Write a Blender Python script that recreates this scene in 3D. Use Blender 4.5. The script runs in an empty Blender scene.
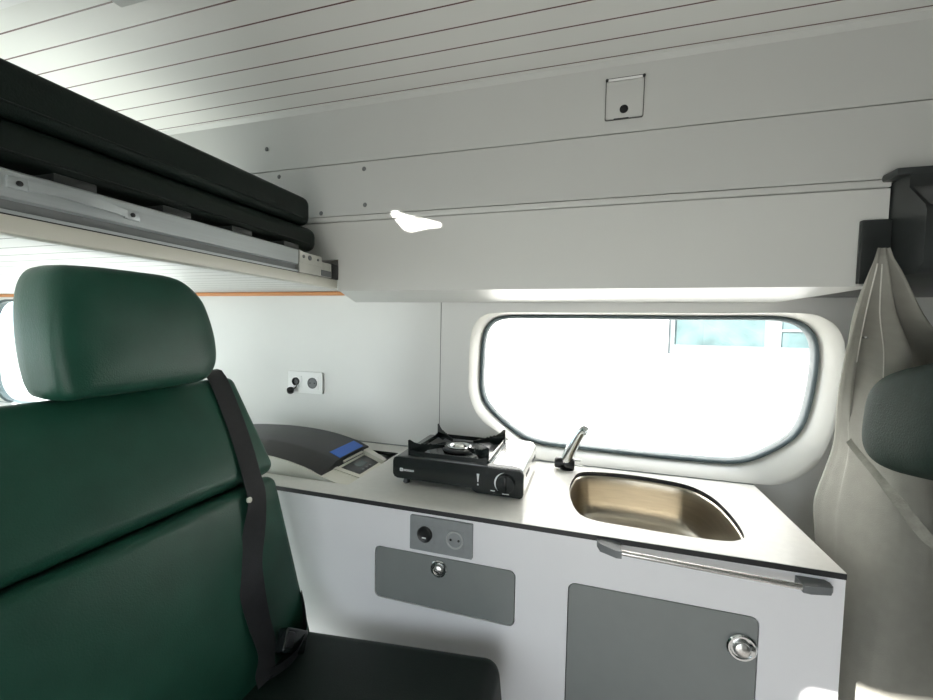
import bpy, bmesh, math, random
from mathutils import Vector, Matrix
random.seed(7)
S = bpy.context.scene
COL = S.collection
R = math.radians
PI = math.pi

# ------------------------------------------------------------------ materials
def mat(name, col, rough=0.5, metal=0.0, vary=0.0, vscale=8.0, bump=0.0, bscale=60.0,
        coat=0.0, trans=0.0, stretch=None, emit=None, spec=0.5):
    m = bpy.data.materials.new(name); m.use_nodes = True
    nt = m.node_tree; N = nt.nodes; L = nt.links
    b = N['Principled BSDF']
    b.inputs['Base Color'].default_value = (*col, 1)
    b.inputs['Roughness'].default_value = rough
    b.inputs['Metallic'].default_value = metal
    b.inputs['Coat Weight'].default_value = coat
    b.inputs['Specular IOR Level'].default_value = spec
    if emit:
        b.inputs['Emission Color'].default_value = (*col, 1); b.inputs['Emission Strength'].default_value = emit
    tc = N.new('ShaderNodeTexCoord'); vec = tc.outputs['Object']
    if stretch:
        mp = N.new('ShaderNodeMapping'); mp.inputs['Scale'].default_value = stretch
        L.new(vec, mp.inputs['Vector']); vec = mp.outputs['Vector']
    if vary:
        n = N.new('ShaderNodeTexNoise'); n.inputs['Scale'].default_value = vscale; n.inputs['Detail'].default_value = 4
        L.new(vec, n.inputs['Vector'])
        r = N.new('ShaderNodeValToRGB')
        r.color_ramp.elements[0].position = .3; r.color_ramp.elements[1].position = .7
        r.color_ramp.elements[0].color = (*[max(0, c*(1-vary)) for c in col], 1)
        r.color_ramp.elements[1].color = (*[min(1, c*(1+vary)) for c in col], 1)
        L.new(n.outputs['Fac'], r.inputs['Fac']); L.new(r.outputs['Color'], b.inputs['Base Color'])
    if bump:
        n = N.new('ShaderNodeTexNoise'); n.inputs['Scale'].default_value = bscale; n.inputs['Detail'].default_value = 3
        L.new(vec, n.inputs['Vector'])
        bp = N.new('ShaderNodeBump'); bp.inputs['Strength'].default_value = bump; bp.inputs['Distance'].default_value = .002
        L.new(n.outputs['Fac'], bp.inputs['Height']); L.new(bp.outputs['Normal'], b.inputs['Normal'])
    if trans:
        t = N.new('ShaderNodeBsdfTranslucent'); t.inputs['Color'].default_value = (*col, 1)
        mx = N.new('ShaderNodeMixShader'); mx.inputs['Fac'].default_value = trans
        L.new(b.outputs[0], mx.inputs[1]); L.new(t.outputs[0], mx.inputs[2])
        L.new(mx.outputs[0], N['Material Output'].inputs['Surface'])
    return m

def grooved(name, col, line, axis, spacing, offset, width, rough=.3):
    """laminate board with thin dark grooves running along X, repeated along Y"""
    m = mat(name, col, rough)
    nt = m.node_tree; N = nt.nodes; L = nt.links; b = N['Principled BSDF']
    tc = N.new('ShaderNodeTexCoord'); sp = N.new('ShaderNodeSeparateXYZ'); L.new(tc.outputs['Object'], sp.inputs[0])
    wob = N.new('ShaderNodeTexNoise'); wob.inputs['Scale'].default_value = 1.6; L.new(tc.outputs['Object'], wob.inputs['Vector'])
    ad = N.new('ShaderNodeMath'); ad.operation = 'MULTIPLY_ADD'; ad.inputs[1].default_value = .006
    L.new(wob.outputs['Fac'], ad.inputs[0]); L.new(sp.outputs[axis], ad.inputs[2])
    s = N.new('ShaderNodeMath'); s.operation = 'SUBTRACT'; s.inputs[1].default_value = offset+.003-spacing*200 - width/2
    L.new(ad.outputs[0], s.inputs[0])
    md = N.new('ShaderNodeMath'); md.operation = 'MODULO'; md.inputs[1].default_value = spacing; L.new(s.outputs[0], md.inputs[0])
    lt = N.new('ShaderNodeMath'); lt.operation = 'LESS_THAN'; lt.inputs[1].default_value = width; L.new(md.outputs[0], lt.inputs[0])
    mx = N.new('ShaderNodeMix'); mx.data_type = 'RGBA'
    mx.inputs['A'].default_value = (*col, 1); mx.inputs['B'].default_value = (*line, 1)
    L.new(lt.outputs[0], mx.inputs['Factor']); L.new(mx.outputs['Result'], b.inputs['Base Color'])
    return m

def glass(name, tint=(1, 1, 1), gloss=.06):
    m = bpy.data.materials.new(name); m.use_nodes = True
    nt = m.node_tree; N = nt.nodes; L = nt.links; N.remove(N['Principled BSDF'])
    t = N.new('ShaderNodeBsdfTransparent'); t.inputs['Color'].default_value = (*tint, 1)
    g = N.new('ShaderNodeBsdfGlossy'); g.inputs['Roughness'].default_value = .02
    mx = N.new('ShaderNodeMixShader'); mx.inputs['Fac'].default_value = gloss
    L.new(t.outputs[0], mx.inputs[1]); L.new(g.outputs[0], mx.inputs[2]); L.new(mx.outputs[0], N['Material Output'].inputs['Surface'])
    return m

M = dict(
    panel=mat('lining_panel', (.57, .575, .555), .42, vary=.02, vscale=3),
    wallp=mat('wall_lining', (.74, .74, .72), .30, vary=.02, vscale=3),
    locker=mat('locker_laminate', (.64, .645, .62), .38, vary=.02, vscale=4),
    ceil=grooved('grooved_ceiling_board', (.80, .80, .77), (.10, .035, .03), 'Y', .05, .849, .0028, .30),
    under=grooved('grooved_bunk_underside', (.70, .70, .68), (.10, .09, .08), 'Y', .055, .502, .0030, .5),
    cab=mat('cabinet_laminate', (.86, .855, .875), .40, vary=.015, vscale=5),
    greydoor=mat('grey_door_laminate', (.235, .250, .245), .42, vary=.03, vscale=20, bump=.05, bscale=500),
    top=mat('worktop_laminate', (.70, .69, .65), .28, vary=.03, vscale=60),
    core=mat('worktop_black_core', (.02, .02, .022), .45, vary=.1, vscale=30),
    dark=mat('dark_void', (.012, .012, .013), .8, vary=.1),
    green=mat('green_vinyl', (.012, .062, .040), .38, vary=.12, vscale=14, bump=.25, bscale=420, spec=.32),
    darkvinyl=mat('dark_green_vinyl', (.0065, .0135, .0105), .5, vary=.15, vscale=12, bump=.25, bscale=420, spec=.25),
    seatfab=mat('front_seat_fabric', (.010, .022, .017), .8, vary=.15, vscale=60, bump=.3, bscale=300, spec=.15),
    black=mat('black_plastic', (.012, .013, .014), .35, vary=.1, vscale=20),
    gloss_black=mat('black_enamel', (.010, .014, .014), .18, vary=.1, vscale=20),
    belt=mat('belt_webbing', (.010, .0105, .012), .7, vary=.2, vscale=80, bump=.4, bscale=700),
    rubber=mat('window_rubber', (.085, .115, .122), .45, vary=.1, vscale=20),
    cream=mat('cream_window_moulding', (.82, .81, .76), .35, vary=.015, vscale=8),
    alu=mat('anodised_aluminium', (.50, .54, .55), .42, metal=.55, vary=.05, vscale=6, stretch=(40, 1, 40)),
    steel=mat('zinc_plated_steel', (.62, .62, .58), .38, metal=.7, vary=.08, vscale=30),
    brushed=mat('brushed_stainless', (.52, .47, .385), .30, metal=1.0, vary=.06, vscale=14, stretch=(1, 1, 14)),
    chrome=mat('chrome', (.72, .75, .76), .12, metal=1.0, vary=.02),
    satin=mat('satin_steel_cover', (.74, .73, .71), .22, metal=.9, vary=.03),
    white=mat('white_plastic', (.88, .88, .87), .35, vary=.01),
    bone=mat('bone_plastic', (.66, .65, .57), .42, vary=.03, vscale=10),
    greyp=mat('grey_plastic', (.17, .18, .185), .5, vary=.06, vscale=30),
    greys=mat('grey_socket_plate', (.27, .285, .29), .45, vary=.05, vscale=60),
    wood=mat('orange_wood_trim', (.62, .27, .10), .45, vary=.15, vscale=30, stretch=(.2, 4, 4)),
    blue=mat('blue_sticker', (.010, .12, .55), .35, vary=.05),
    lcd=mat('lcd_glass', (.10, .13, .13), .15, vary=.05),
    lid=mat('cool_box_lid', (.016, .017, .018), .42, vary=.12, vscale=20, bump=.15, bscale=300),
    curtain=mat('beige_curtain', (.35, .345, .305), .85, vary=.06, vscale=40, bump=.3, bscale=500, trans=.30),
    hem=mat('curtain_hem', (.31, .305, .265), .85, vary=.15, vscale=60, bump=.4, bscale=300),
    piping=mat('curtain_piping', (.66, .65, .60), .7, vary=.04),
    cabdark=mat('cab_dark_lining', (.030, .034, .034), .30, vary=.15, vscale=20),
    cabgrey=mat('cab_grey_lining', (.16, .17, .165), .7, vary=.1, vscale=20),
    floor=mat('grey_floor_vinyl', (.20, .195, .19), .5, vary=.08, vscale=30),
    board=mat('white_bed_board', (.80, .80, .78), .5, vary=.02),
    render=mat('white_render', (.85, .85, .84), .9, vary=.02, vscale=3, bump=.2, bscale=80),
    frame=mat('pale_window_frame', (.150, .175, .180), .4, vary=.02),
    tealpane=mat('reflecting_house_pane', (.065, .105, .108), .35, vary=.45, vscale=3.5),
    paving=mat('pale_paving', (.50, .49, .46), .9, vary=.1, vscale=4),
    glass=glass('window_glass'), tint=glass('rear_window_glass', (.93, .97, .98)),
    mark=mat('white_print', (.80, .82, .82), .5, vary=.01),
    bluehouse=mat('pale_blue_cladding', (.42, .58, .66), .7, vary=.1, vscale=6),
    groove=mat('panel_joint', (.10, .10, .095), .8, vary=.1),
)

# ------------------------------------------------------------------ mesh building
class MB:
    def __init__(s): s.v = []; s.f = []; s.mi = []
    def add(s, vs, fs, mi=0):
        o = len(s.v); s.v += [Vector(v) for v in vs]
        for f in fs: s.f.append([i+o for i in f]); s.mi.append(mi)
        return s
    def addbm(s, bm, mx=None, mi=0):
        bm.verts.ensure_lookup_table()
        vs = [(mx @ v.co) if mx else v.co.copy() for v in bm.verts]
        s.add(vs, [[v.index for v in f.verts] for f in bm.faces], mi); bm.free(); return s
    def box(s, a, b, bev=0, seg=2, mx=None, mi=0):
        bm = bmesh.new()
        c = [(a[i]+b[i])/2 for i in range(3)]; d = [abs(b[i]-a[i]) for i in range(3)]
        bmesh.ops.create_cube(bm, size=1, matrix=Matrix.Translation(c) @ Matrix.Diagonal((*d, 1)))
        if bev: bmesh.ops.bevel(bm, geom=bm.edges[:], offset=min(bev, min(d)*.49), segments=seg, profile=.5, affect='EDGES')
        bm.verts.index_update(); return s.addbm(bm, mx, mi)
    def cyl(s, p, q, r0, r1=None, n=24, caps=True, mi=0):
        r1 = r0 if r1 is None else r1
        p = Vector(p); q = Vector(q); a = (q-p).normalized()
        u = a.orthogonal().normalized(); w = a.cross(u)
        vs = []
        for c, r in ((p, r0), (q, r1)):
            vs += [c + (u*math.cos(2*PI*i/n) + w*math.sin(2*PI*i/n))*r for i in range(n)]
        fs = [[i, (i+1) % n, n+(i+1) % n, n+i] for i in range(n)]
        if caps: fs += [list(range(n))[::-1], list(range(n, 2*n))]
        return s.add(vs, fs, mi)
    def lathe(s, o, axis, prof, n=32, mi=0):
        """prof: (radius, height along axis)"""
        o = Vector(o); a = Vector(axis).normalized(); u = a.orthogonal().normalized(); w = a.cross(u)
        vs = []; fs = []
        for r, h in prof:
            vs += [o + a*h + (u*math.cos(2*PI*i/n) + w*math.sin(2*PI*i/n))*max(r, 1e-5) for i in range(n)]
        for k in range(len(prof)-1):
            fs += [[k*n+i, k*n+(i+1) % n, (k+1)*n+(i+1) % n, (k+1)*n+i] for i in range(n)]
        fs += [list(range(n))[::-1], [(len(prof)-1)*n+i for i in range(n)]]
        return s.add(vs, fs, mi)
    def tube(s, pts, r, n=12, mi=0, closed=False):
        pts = [Vector(p) for p in pts]; m = len(pts); rr = r if isinstance(r, (list, tuple)) else [r]*m
        vs = []; fs = []; up = None
        for i, p in enumerate(pts):
            if closed: t = pts[(i+1) % m]-pts[i-1]
            else: t = pts[min(i+1, m-1)]-pts[max(i-1, 0)]
            t.normalize()
            up = t.orthogonal().normalized() if up is None else (up - t*up.dot(t)).normalized()
            w = t.cross(up)
            vs += [p+(up*math.cos(2*PI*j/n)+w*math.sin(2*PI*j/n))*rr[i] for j in range(n)]
        for i in range(m if closed else m-1):
            k = (i+1) % m
            fs += [[i*n+j, i*n+(j+1) % n, k*n+(j+1) % n, k*n+j] for j in range(n)]
        if not closed: fs += [list(range(n))[::-1], [(m-1)*n+j for j in range(n)]]
        return s.add(vs, fs, mi)
    def loft(s, rings, closed=True, caps=True, mi=0):
        n = len(rings[0]); vs = [v for r in rings for v in r]; fs = []
        for k in range(len(rings)-1):
            for i in range(n if closed else n-1):
                j = (i+1) % n; fs.append([k*n+i, k*n+j, (k+1)*n+j, (k+1)*n+i])
        if caps and closed: fs += [list(range(n))[::-1], [(len(rings)-1)*n+i for i in range(n)]]
        return s.add(vs, fs, mi)
    def prism(s, poly, t, fn, mi=0):
        """poly in 2D, fn(a, b, h) -> 3D, extruded h = 0..t"""
        return s.loft([[fn(a, b, 0) for a, b in poly], [fn(a, b, t) for a, b in poly]], mi=mi)
    def plate(s, outer, holes, t, fn, mi=0, side_mi=None):
        bm = bmesh.new(); loops = []
        for lp in [outer]+holes:
            vs = [bm.verts.new((a, b, 0)) for a, b in lp]; loops.append(len(lp))
            for i in range(len(vs)): bm.edges.new((vs[i], vs[(i+1) % len(vs)]))
        bmesh.ops.triangle_fill(bm, use_beauty=True, use_dissolve=False, edges=bm.edges[:], normal=(0, 0, 1))
        bm.verts.index_update()
        vs = [v.co.copy() for v in bm.verts]; tri = [[v.index for v in f.verts] for f in bm.faces]; n = len(vs); bm.free()
        s.add([fn(v.x, v.y, 0) for v in vs] + [fn(v.x, v.y, t) for v in vs], tri + [[i+n for i in f[::-1]] for f in tri], mi)
        o = 0; side = []
        for c in loops:
            side += [[o+i, o+(i+1) % c, n+o+(i+1) % c, n+o+i] for i in range(c)]; o += c
        base = len(s.v)-2*n
        for f in side: s.f.append([i+base for i in f]); s.mi.append(mi if side_mi is None else side_mi)
        return s
    def ribbon(s, pts, dirs, w, t, nrm, mi=0):
        rings = []
        for i, p in enumerate(pts):
            p = Vector(p); d = Vector(dirs[i] if isinstance(dirs, list) else dirs).normalized()
            n = Vector(nrm[i] if isinstance(nrm, list) else nrm).normalized()
            ww = (w[i] if isinstance(w, list) else w)/2
            rings.append([p-d*ww, p+d*ww, p+d*ww+n*t, p-d*ww+n*t])
        return s.loft(rings, mi=mi)

def spow(v, e): return math.copysign(abs(v)**e, v)

def origin_of(o):
    return Vector(o['_o']) if o is not None else Vector((0, 0, 0))

def tag(o, label=None, cat=None, group=None, kind=None):
    for k, v in (('label', label), ('category', cat), ('group', group), ('kind', kind)):
        if v: o[k] = v
    return o

def obj(name, mb, m, parent=None, loc=None, smooth=35):
    me = bpy.data.meshes.new(name)
    o0 = origin_of(parent) if parent is not None else Vector(loc or (0, 0, 0))
    me.from_pydata([tuple(v-o0) for v in mb.v], [], mb.f); me.update()
    for mm in (m if isinstance(m, (list, tuple)) else [m]): me.materials.append(mm)
    bm = bmesh.new(); bm.from_mesh(me); bmesh.ops.recalc_face_normals(bm, faces=bm.faces[:]); bm.to_mesh(me); bm.free()
    for p, i in zip(me.polygons, mb.mi): p.material_index = i; p.use_smooth = True
    me.set_sharp_from_angle(angle=R(smooth))
    o = bpy.data.objects.new(name, me); COL.objects.link(o); o['_o'] = tuple(o0)
    if parent is not None: o.parent = parent
    else: o.location = o0
    return o

def thing(name, loc, label, cat, group=None):
    o = bpy.data.objects.new(name, None); COL.objects.link(o); o.location = loc; o['_o'] = tuple(loc)
    o.empty_display_size = .05
    return tag(o, label, cat, group)

def struct(name, mb, m, parent=None, smooth=35):
    o = obj(name, mb, m, parent, smooth=smooth)
    if parent is None: o['kind'] = 'structure'
    return o

XZ = lambda y, sgn=1: (lambda a, b, h: (a, y+h*sgn, b))
XY = lambda z: (lambda a, b, h: (a, b, z+h))
YZ = lambda x, sgn=1: (lambda a, b, h: (x+h*sgn, a, b))
def rect(a0, a1, b0, b1, r=0, seg=6):
    if not r: return [(a0, b0), (a1, b0), (a1, b1), (a0, b1)]
    out = []
    for cx, cy, t in ((a1-r, b0+r, -90), (a1-r, b1-r, 0), (a0+r, b1-r, 90), (a0+r, b0+r, 180)):
        out += [(cx+r*math.cos(R(t+90*i/seg)), cy+r*math.sin(R(t+90*i/seg))) for i in range(seg+1)]
    return out
def circ(a, b, r, n=32): return [(a+r*math.cos(2*PI*i/n), b+r*math.sin(2*PI*i/n)) for i in range(n)]
def smooth_loop(p, k=5):
    n = len(p); out = []
    for i in range(n):
        p0, p1, p2, p3 = [Vector((*p[(i+j-1) % n], 0)) for j in range(4)]
        for s in range(k):
            t = s/k
            v = .5*((2*p1)+(p2-p0)*t+(2*p0-5*p1+4*p2-p3)*t*t+(3*p1-p0-3*p2+p3)*t**3)
            out.append((v.x, v.y))
    return out
def resample(lp, n, start):
    """n points evenly spaced around a closed loop, from the point nearest `start`"""
    k = min(range(len(lp)), key=lambda i: (lp[i][0]-start[0])**2+(lp[i][1]-start[1])**2)
    lp = lp[k:]+lp[:k]; P = [Vector(p) for p in lp]+[Vector(lp[0])]
    d = [0]
    for i in range(len(P)-1): d.append(d[-1]+(P[i+1]-P[i]).length)
    out = []; j = 0
    for i in range(n):
        t = d[-1]*i/n
        while d[j+1] < t: j += 1
        out.append(tuple(P[j].lerp(P[j+1], (t-d[j])/max(1e-9, d[j+1]-d[j]))))
    return out
def interp(tab, x):
    if x <= tab[0][0]: return tab[0][1]
    for (a, u), (b, v) in zip(tab, tab[1:]):
        if x <= b: return u+(v-u)*(x-a)/(b-a)
    return tab[-1][1]

# ------------------------------------------------------------------ dimensions (metres; camera at the origin)
ZC = -.418            # top of the worktop
YF = .878             # cabinet and locker fronts
YW = 1.322            # wall lining behind the worktop
ZF = -1.20            # floor
ZR = .514             # ceiling
XL, XR = -3.0, 1.35   # rear and cab ends
YD = -.75             # sliding-door side

# ------------------------------------------------------------------ the setting
struct('floor', MB().box((XL, YD-.03, ZF-.04), (XR, YW+.03, ZF)), M['floor'])

struct('bounce_floor', MB().box((XL, YD, ZF+.0005), (-1.0, YF-.002, ZF+.012)), M['board'])  # pale board added out of view to bounce sunlight onto wall and bunk underside
win_in = smooth_loop([(-.352, -.041), (-.350, -.002), (-.332, .029), (-.300, .0465), (-.15, .048), (.074, .0495), (.30, .050), (.503, .0515), (.548, .0405), (.578, .012),
          (.588, -.040), (.580, -.165), (.563, -.257), (.543, -.291), (.447, -.358), (.413, -.372), (.22, -.3755), (.08, -.3745), (-.049, -.3725), (-.167, -.369),
          (-.228, -.345), (-.342, -.252), (-.355, -.213), (-.354, -.12)], 4)
win_out = smooth_loop([(-.387, -.070), (-.377, .003), (-.346, .042), (-.285, .0535), (-.1, .055), (.15, .0565), (.35, .0575), (.535, .059), (.592, .041), (.620, .010),
          (.634, -.05), (.630, -.18), (.606, -.30), (.570, -.364), (.508, -.4085), (.434, -.4155), (.2, -.415), (-.08, -.414), (-.171, -.404),
          (-.257, -.351), (-.340, -.302), (-.383, -.229), (-.388, -.15)], 4)
rear_out = rect(-2.93, -1.62, -.415, .10, .13)
struct('wall_back', MB().plate(rect(XL, XR, ZF, .60), [win_out, rear_out], .03, XZ(YW)), M['wallp'])
hole = dict(door=rect(-.90, .30, ZF+.06, .078, .02), win=rect(-2.85, -1.42, -1.10, .10, .08))
struct('wall_front', MB().plate(rect(XL, XR, ZF, .60), list(hole.values()), .03, XZ(YD, -1)), M['panel'])
tail = rect(-.55, 1.05, -.42, .06, .12)
struct('wall_left', MB().plate(rect(YD, YW, ZF, .60), [tail], .03, YZ(XL, -1)), M['panel'])
struct('wall_right', MB().box((XR, YD-.03, ZF), (XR+.03, YW+.03, .60)), M['cabgrey'])

struct('light_block_panel', MB().box((.50, YD, -.12), (.525, .48, ZR-.001), .004), M['cabgrey'])  # unseen panel added to keep door light off the upper right corner

# roof lining: grooved boards with openings for an added vent and roof window
leak = [(-.4528, .264), (-.4394, .266), (-.4125, .2535), (-.3601, .241), (-.3289, .2315), (-.3311, .2235), (-.3598, .2225), (-.4025, .2165), (-.4193, .223), (-.4417, .248)]
SUN_AZ, TANE = .781, .344     # sun travels (+.781, +1) in plan, falling .344 per metre
vent_z = .508
leak_h = []
for x, z in leak:
    h = (vent_z-z)/TANE; k = math.hypot(SUN_AZ, 1)
    leak_h.append((x-h*SUN_AZ/k, YF-h/k))
vx = [p[0] for p in leak_h]; vy = [p[1] for p in leak_h]
vr = (min(vx)-.16, max(vx)+.10, min(vy)-.16, max(vy)+.10)
sky = rect(-2.25, -1.38, -.62, .28, .04)
struct('ceiling', MB().plate(rect(XL, XR, YD, YW+.03), [rect(*vr), sky], .03, XY(ZR)), M['ceil'])
rv = thing('sun_patch_vent', ((vr[0]+vr[1])/2, (vr[2]+vr[3])/2, ZR), 'added unseen roof vent with a gap shaped for the sun patch on the locker', 'vent')  # vent added out of view to throw the sun patch on the locker
obj('added_vent_frame', MB().plate(rect(vr[0]-.03, vr[1]+.03, vr[2]-.03, vr[3]+.03, .02), [rect(vr[0]+.005, vr[1]-.005, vr[2]+.005, vr[3]-.005, .01)], .008, XY(ZR-.0085)), M['white'], rv)
obj('sun_gap_sheet', MB().plate(rect(vr[0]+.003, vr[1]-.003, vr[2]+.003, vr[3]-.003), [leak_h], .001, XY(vent_z)), M['white'], rv)  # hole is the sun patch outline projected back along the sun

# two lining panels between locker and ceiling, with screw caps
wu = struct('wall_upper', MB().plate(rect(XL, XR, .2635, .3840), [], .012, XZ(YF)), M['panel'])
wt = struct('wall_roof', MB().prism([(YF, .3862), (YF-.012, ZR+.004), (YF+.004, ZR+.004), (YF+.012, .3862)], XR-XL, lambda a, b, h: (XL+h, a, b)), M['panel'])
struct('trim_1', MB().box((XL, YF+.006, .380), (XR, YF+.012, .390)), M['groove'])
struct('trim_2', MB().prism([(YF-.020, ZR), (YF-.004, ZR-.014), (YF, ZR-.014), (YF+.004, ZR)], XR-XL, lambda a, b, h: (XL+h, a, b)), M['locker'])
for (x, z), p in (((-.796, .439), wt), ((-.763, .370), wu), ((-.640, .2725), wu), ((-.523, .368), wu), ((-.520, .285), wu)):
    y = YF if p is wu else YF-.005
    obj('screw', MB().lathe((x, y+.001, z), (0, -1, 0), [(.0052, 0), (.0052, .0015), (.0035, .003), (.0012, .0032)], 20), M['greyp'], p)
# vertical joint left of the window, wood strip under the bunk
struct('trim_3', MB().box((-.4905, YW-.0012, ZC), (-.489, YW+.002, .12)), M['groove'])
struct('trim_4', MB().box((XL, YW-.012, .1105), (-.86, YW, .1245), .003), M['wood'])
struct('trim_5', MB().box((-3.0, YW-.004, ZC), (.444, YW, ZC+.0035), .001), M['greys'])

# kitchen window: moulded reveal, rubber seal, pane
w1 = thing('window_1', (.1, YW, -.17), 'wide kitchen window with rounded corners, cream surround and dark rubber seal', 'window'); w1['kind'] = 'structure'
NW = 140
def relax(lp, k):
    for _ in range(k):
        lp = [((lp[i-1][0]+2*lp[i][0]+lp[(i+1) % len(lp)][0])/4, (lp[i-1][1]+2*lp[i][1]+lp[(i+1) % len(lp)][1])/4) for i in range(len(lp))]
    return lp
ro = resample(win_out, NW, (-.387, -.07)); ri = relax(resample(win_in, NW, (-.352, -.041)), 9)
DG = .050                                    # the pane sits this far behind the lining
ri = [(x*(YW+DG)/1.338, z*(YW+DG)/1.338) for x, z in ri]
r_in2 = [(x+.0*z, z) for x, z in ri]
struct('frame', MB().loft([[(x, YW+.004, z) for x, z in ro], [(x, YW-.004, z) for x, z in ro],
                           [(x*.97+a*.03, YW-.005, z*.97+b*.03) for (x, z), (a, b) in zip(ro, ri)],
                           [(x*.80+a*.20, YW-.001, z*.80+b*.20) for (x, z), (a, b) in zip(ro, ri)],
                           [(x*.25+a*.75, YW+DG*.65, z*.25+b*.75) for (x, z), (a, b) in zip(ro, ri)],
                           [(a, YW+DG, b) for a, b in ri], [(a, YW+DG+.03, b) for a, b in ri]], caps=False), M['cream'], w1, smooth=50)
cxw, czw = .115, -.165
def inset(lp, d):
    n = len(lp); out = []
    for i in range(n):
        a = Vector(lp[i-1]); b = Vector(lp[(i+1) % n]); t = (b-a).normalized(); nn = Vector((t.y, -t.x))
        if nn.dot(Vector((cxw, czw))-Vector(lp[i])) < 0: nn = -nn
        out.append(tuple(Vector(lp[i])+nn*d))
    return out
si = inset(ri, .012)
struct('seal', MB().loft([[(a, YW+DG, b) for a, b in ri], [(a, YW+DG-.007, b) for a, b in inset(ri, .004)], [(a, YW+DG-.005, b) for a, b in inset(ri, .009)],
                          [(a, YW+DG+.004, b) for a, b in si], [(a, YW+DG+.028, b) for a, b in si], [(a, YW+DG+.028, b) for a, b in ri]], caps=False), M['rubber'], w1, smooth=50)
struct('pane', MB().plate(si, [], .003, XZ(YW+DG+.010)), M['glass'], w1)

# other windows
def side_window(name, lp, fn, label, t=.004):
    w = thing(name, fn(lp[0][0], lp[0][1], 0), label, 'window'); w['kind'] = 'structure'
    c = Vector((sum(p[0] for p in lp)/len(lp), sum(p[1] for p in lp)/len(lp)))
    inn = [tuple(c+(Vector(p)-c)*.965) for p in lp]
    struct('seal', MB().plate(lp, [inn], .024, lambda a, b, h: fn(a, b, h+.002)), M['rubber'], w)
    struct('pane', MB().plate(inn, [], t, lambda a, b, h: fn(a, b, h+.012)), M['tint'], w)
side_window('window_2', rear_out, XZ(YW), 'rear side window behind the green headrest')
side_window('window_3', hole['win'], XZ(YD, -1), 'unseen rear side window on the sliding door side, enlarged to let in light')  # opening stretched almost to the floor for more bounced light
side_window('added_roof_window', sky, XY(ZR+.002), 'added unseen roof window that brightens the ceiling by the bunk')  # added so sun on the bed board lights the ceiling
side_window('window_5', tail, YZ(XL, -1), 'tailgate window at the rear of the van')

# ------------------------------------------------------------------ overhead locker
lk = thing('overhead_locker', (-.2, YF, .085), 'long pale grey overhead locker above the kitchen window', 'locker')
obj('front_panel', MB().plate([(-.592, .085), (.468, .085), (.468, .2475), (-1.9, .2475), (-1.9, .1600), (-.592, .1600)], [], .014, XZ(YF)), M['locker'], lk)
obj('bottom_panel', MB().prism([(-.592, YF+.001), (.4695, YF+.001), (.4695, YW-.001), (-.817, YW-.001)], .010, XY(.0862)), M['locker'], lk)
obj('ledge', MB().box((-1.9, YF-.0025, .2495), (.468, YF+.03, .2615), .0015), M['locker'], lk)

# small flush hatch on the upper panel
ah = thing('access_hatch', (.045, YF-.012, .448), 'small square white hatch with black finger hole on the panel below the ceiling', 'hatch')
tf = lambda a, b, h: (a, YF-.0095*(b-.3862)/.125-.0015+h-.0015, b)
obj('surround', MB().plate(rect(.0095, .0795, .4095, .4855, .004), [rect(.0108, .0782, .4108, .4842, .003)], .002, tf), M['groove'], ah)
obj('lid', MB().plate(rect(.0114, .0776, .4112, .4780, .003), [], .003, lambda a, b, h: tf(a, b, h-.0012)), M['panel'], ah)
obj('hinge_bar', MB().plate(rect(.0135, .0755, .4792, .4832, .0015), [], .003, lambda a, b, h: tf(a, b, h-.002)), M['white'], ah)
for x in (.0115, .0775):
    obj('hinge_pin', MB().lathe(tf(x, .4815, -.001), (0, -1, 0), [(.0026, 0), (.0026, .003), (.001, .0035)], 16), M['black'], ah)
obj('finger_hole', MB().lathe(tf(.044, .4270, -.0008), (0, -1, 0), [(.0078, 0), (.0078, .0012), (.0070, .0013), (.0005, .0013)], 28), M['dark'], ah)
obj('latch_slot', MB().plate(rect(.026, .053, .4098, .4112), [], .002, lambda a, b, h: tf(a, b, h-.0022)), M['black'], ah)

# flat hatch panel on the ceiling, only its corner in view
tag(obj('ceiling_hatch', MB().box((-.744, -.02, ZR-.010), (-.25, .504, ZR-.0005), .003), M['panel'], loc=(-.5, .24, ZR)),
    'flat pale hatch panel on the ceiling, corner cut off by the top of the photo', 'hatch')

# ------------------------------------------------------------------ bunk
bk = thing('bunk_platform', (-1.2, .3, .09), 'raised bunk platform with aluminium edge rail and white grooved underside', 'bunk')
obj('fascia_board', MB().box((-.615, -.70, .0905), (-.592, .8765, .1105), .002), M['bone'], bk)
obj('underside_board', MB().box((-2.95, -.70, .1255), (-.615, YW-.002, .1400)), M['under'], bk)
obj('bed_board', MB().box((-2.95, -.70, .1405), (-.66, .86, .156)), M['board'], bk)
rail = [(-.612, .1115), (-.592, .1115), (-.592, .1150), (-.598, .1165), (-.600, .1245), (-.592, .1285), (-.5915, .1560), (-.595, .1585), (-.612, .1585)]
rl = obj('edge_rail', MB().prism(rail, 1.436, lambda a, b, h: (a, -.70+h, b)), M['alu'], bk, smooth=20)
obj('slot', MB().box((-.5985, -.70, .1160), (-.5965, .735, .1285)), M['greyp'], rl)
obj('shadow_gap', MB().box((-.606, -.70, .1100), (-.5925, .736, .1122)), M['black'], bk)
br = obj('end_bracket', MB().prism([(.738, .1115), (.849, .1115), (.849, .1440), (.811, .1440), (.738, .1580)], .022, lambda a, b, h: (-.6125+h, a, b)), M['steel'], bk)
obj('cover_plate', MB().box((-.5905, .738, .1315), (-.5890, .812, .1545), .0007), M['steel'], br)
for y, r in ((.769, .0055), (.749, .0035), (.797, .003)):
    obj('screw', MB().lathe((-.5892, y, .1455), (1, 0, 0), [(r, 0), (r, .0015), (r*.6, .0022), (r*.3, .0012)], 16), M['greyp'], br)
obj('catch_slot', MB().box((-.5910, .8105, .1130), (-.5895, .847, .1265), .0006), M['greyp'], br)
obj('end_cap', MB().box((-.613, .8495, .1105), (-.5895, .8765, .1460), .002), M['black'], bk)
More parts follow.
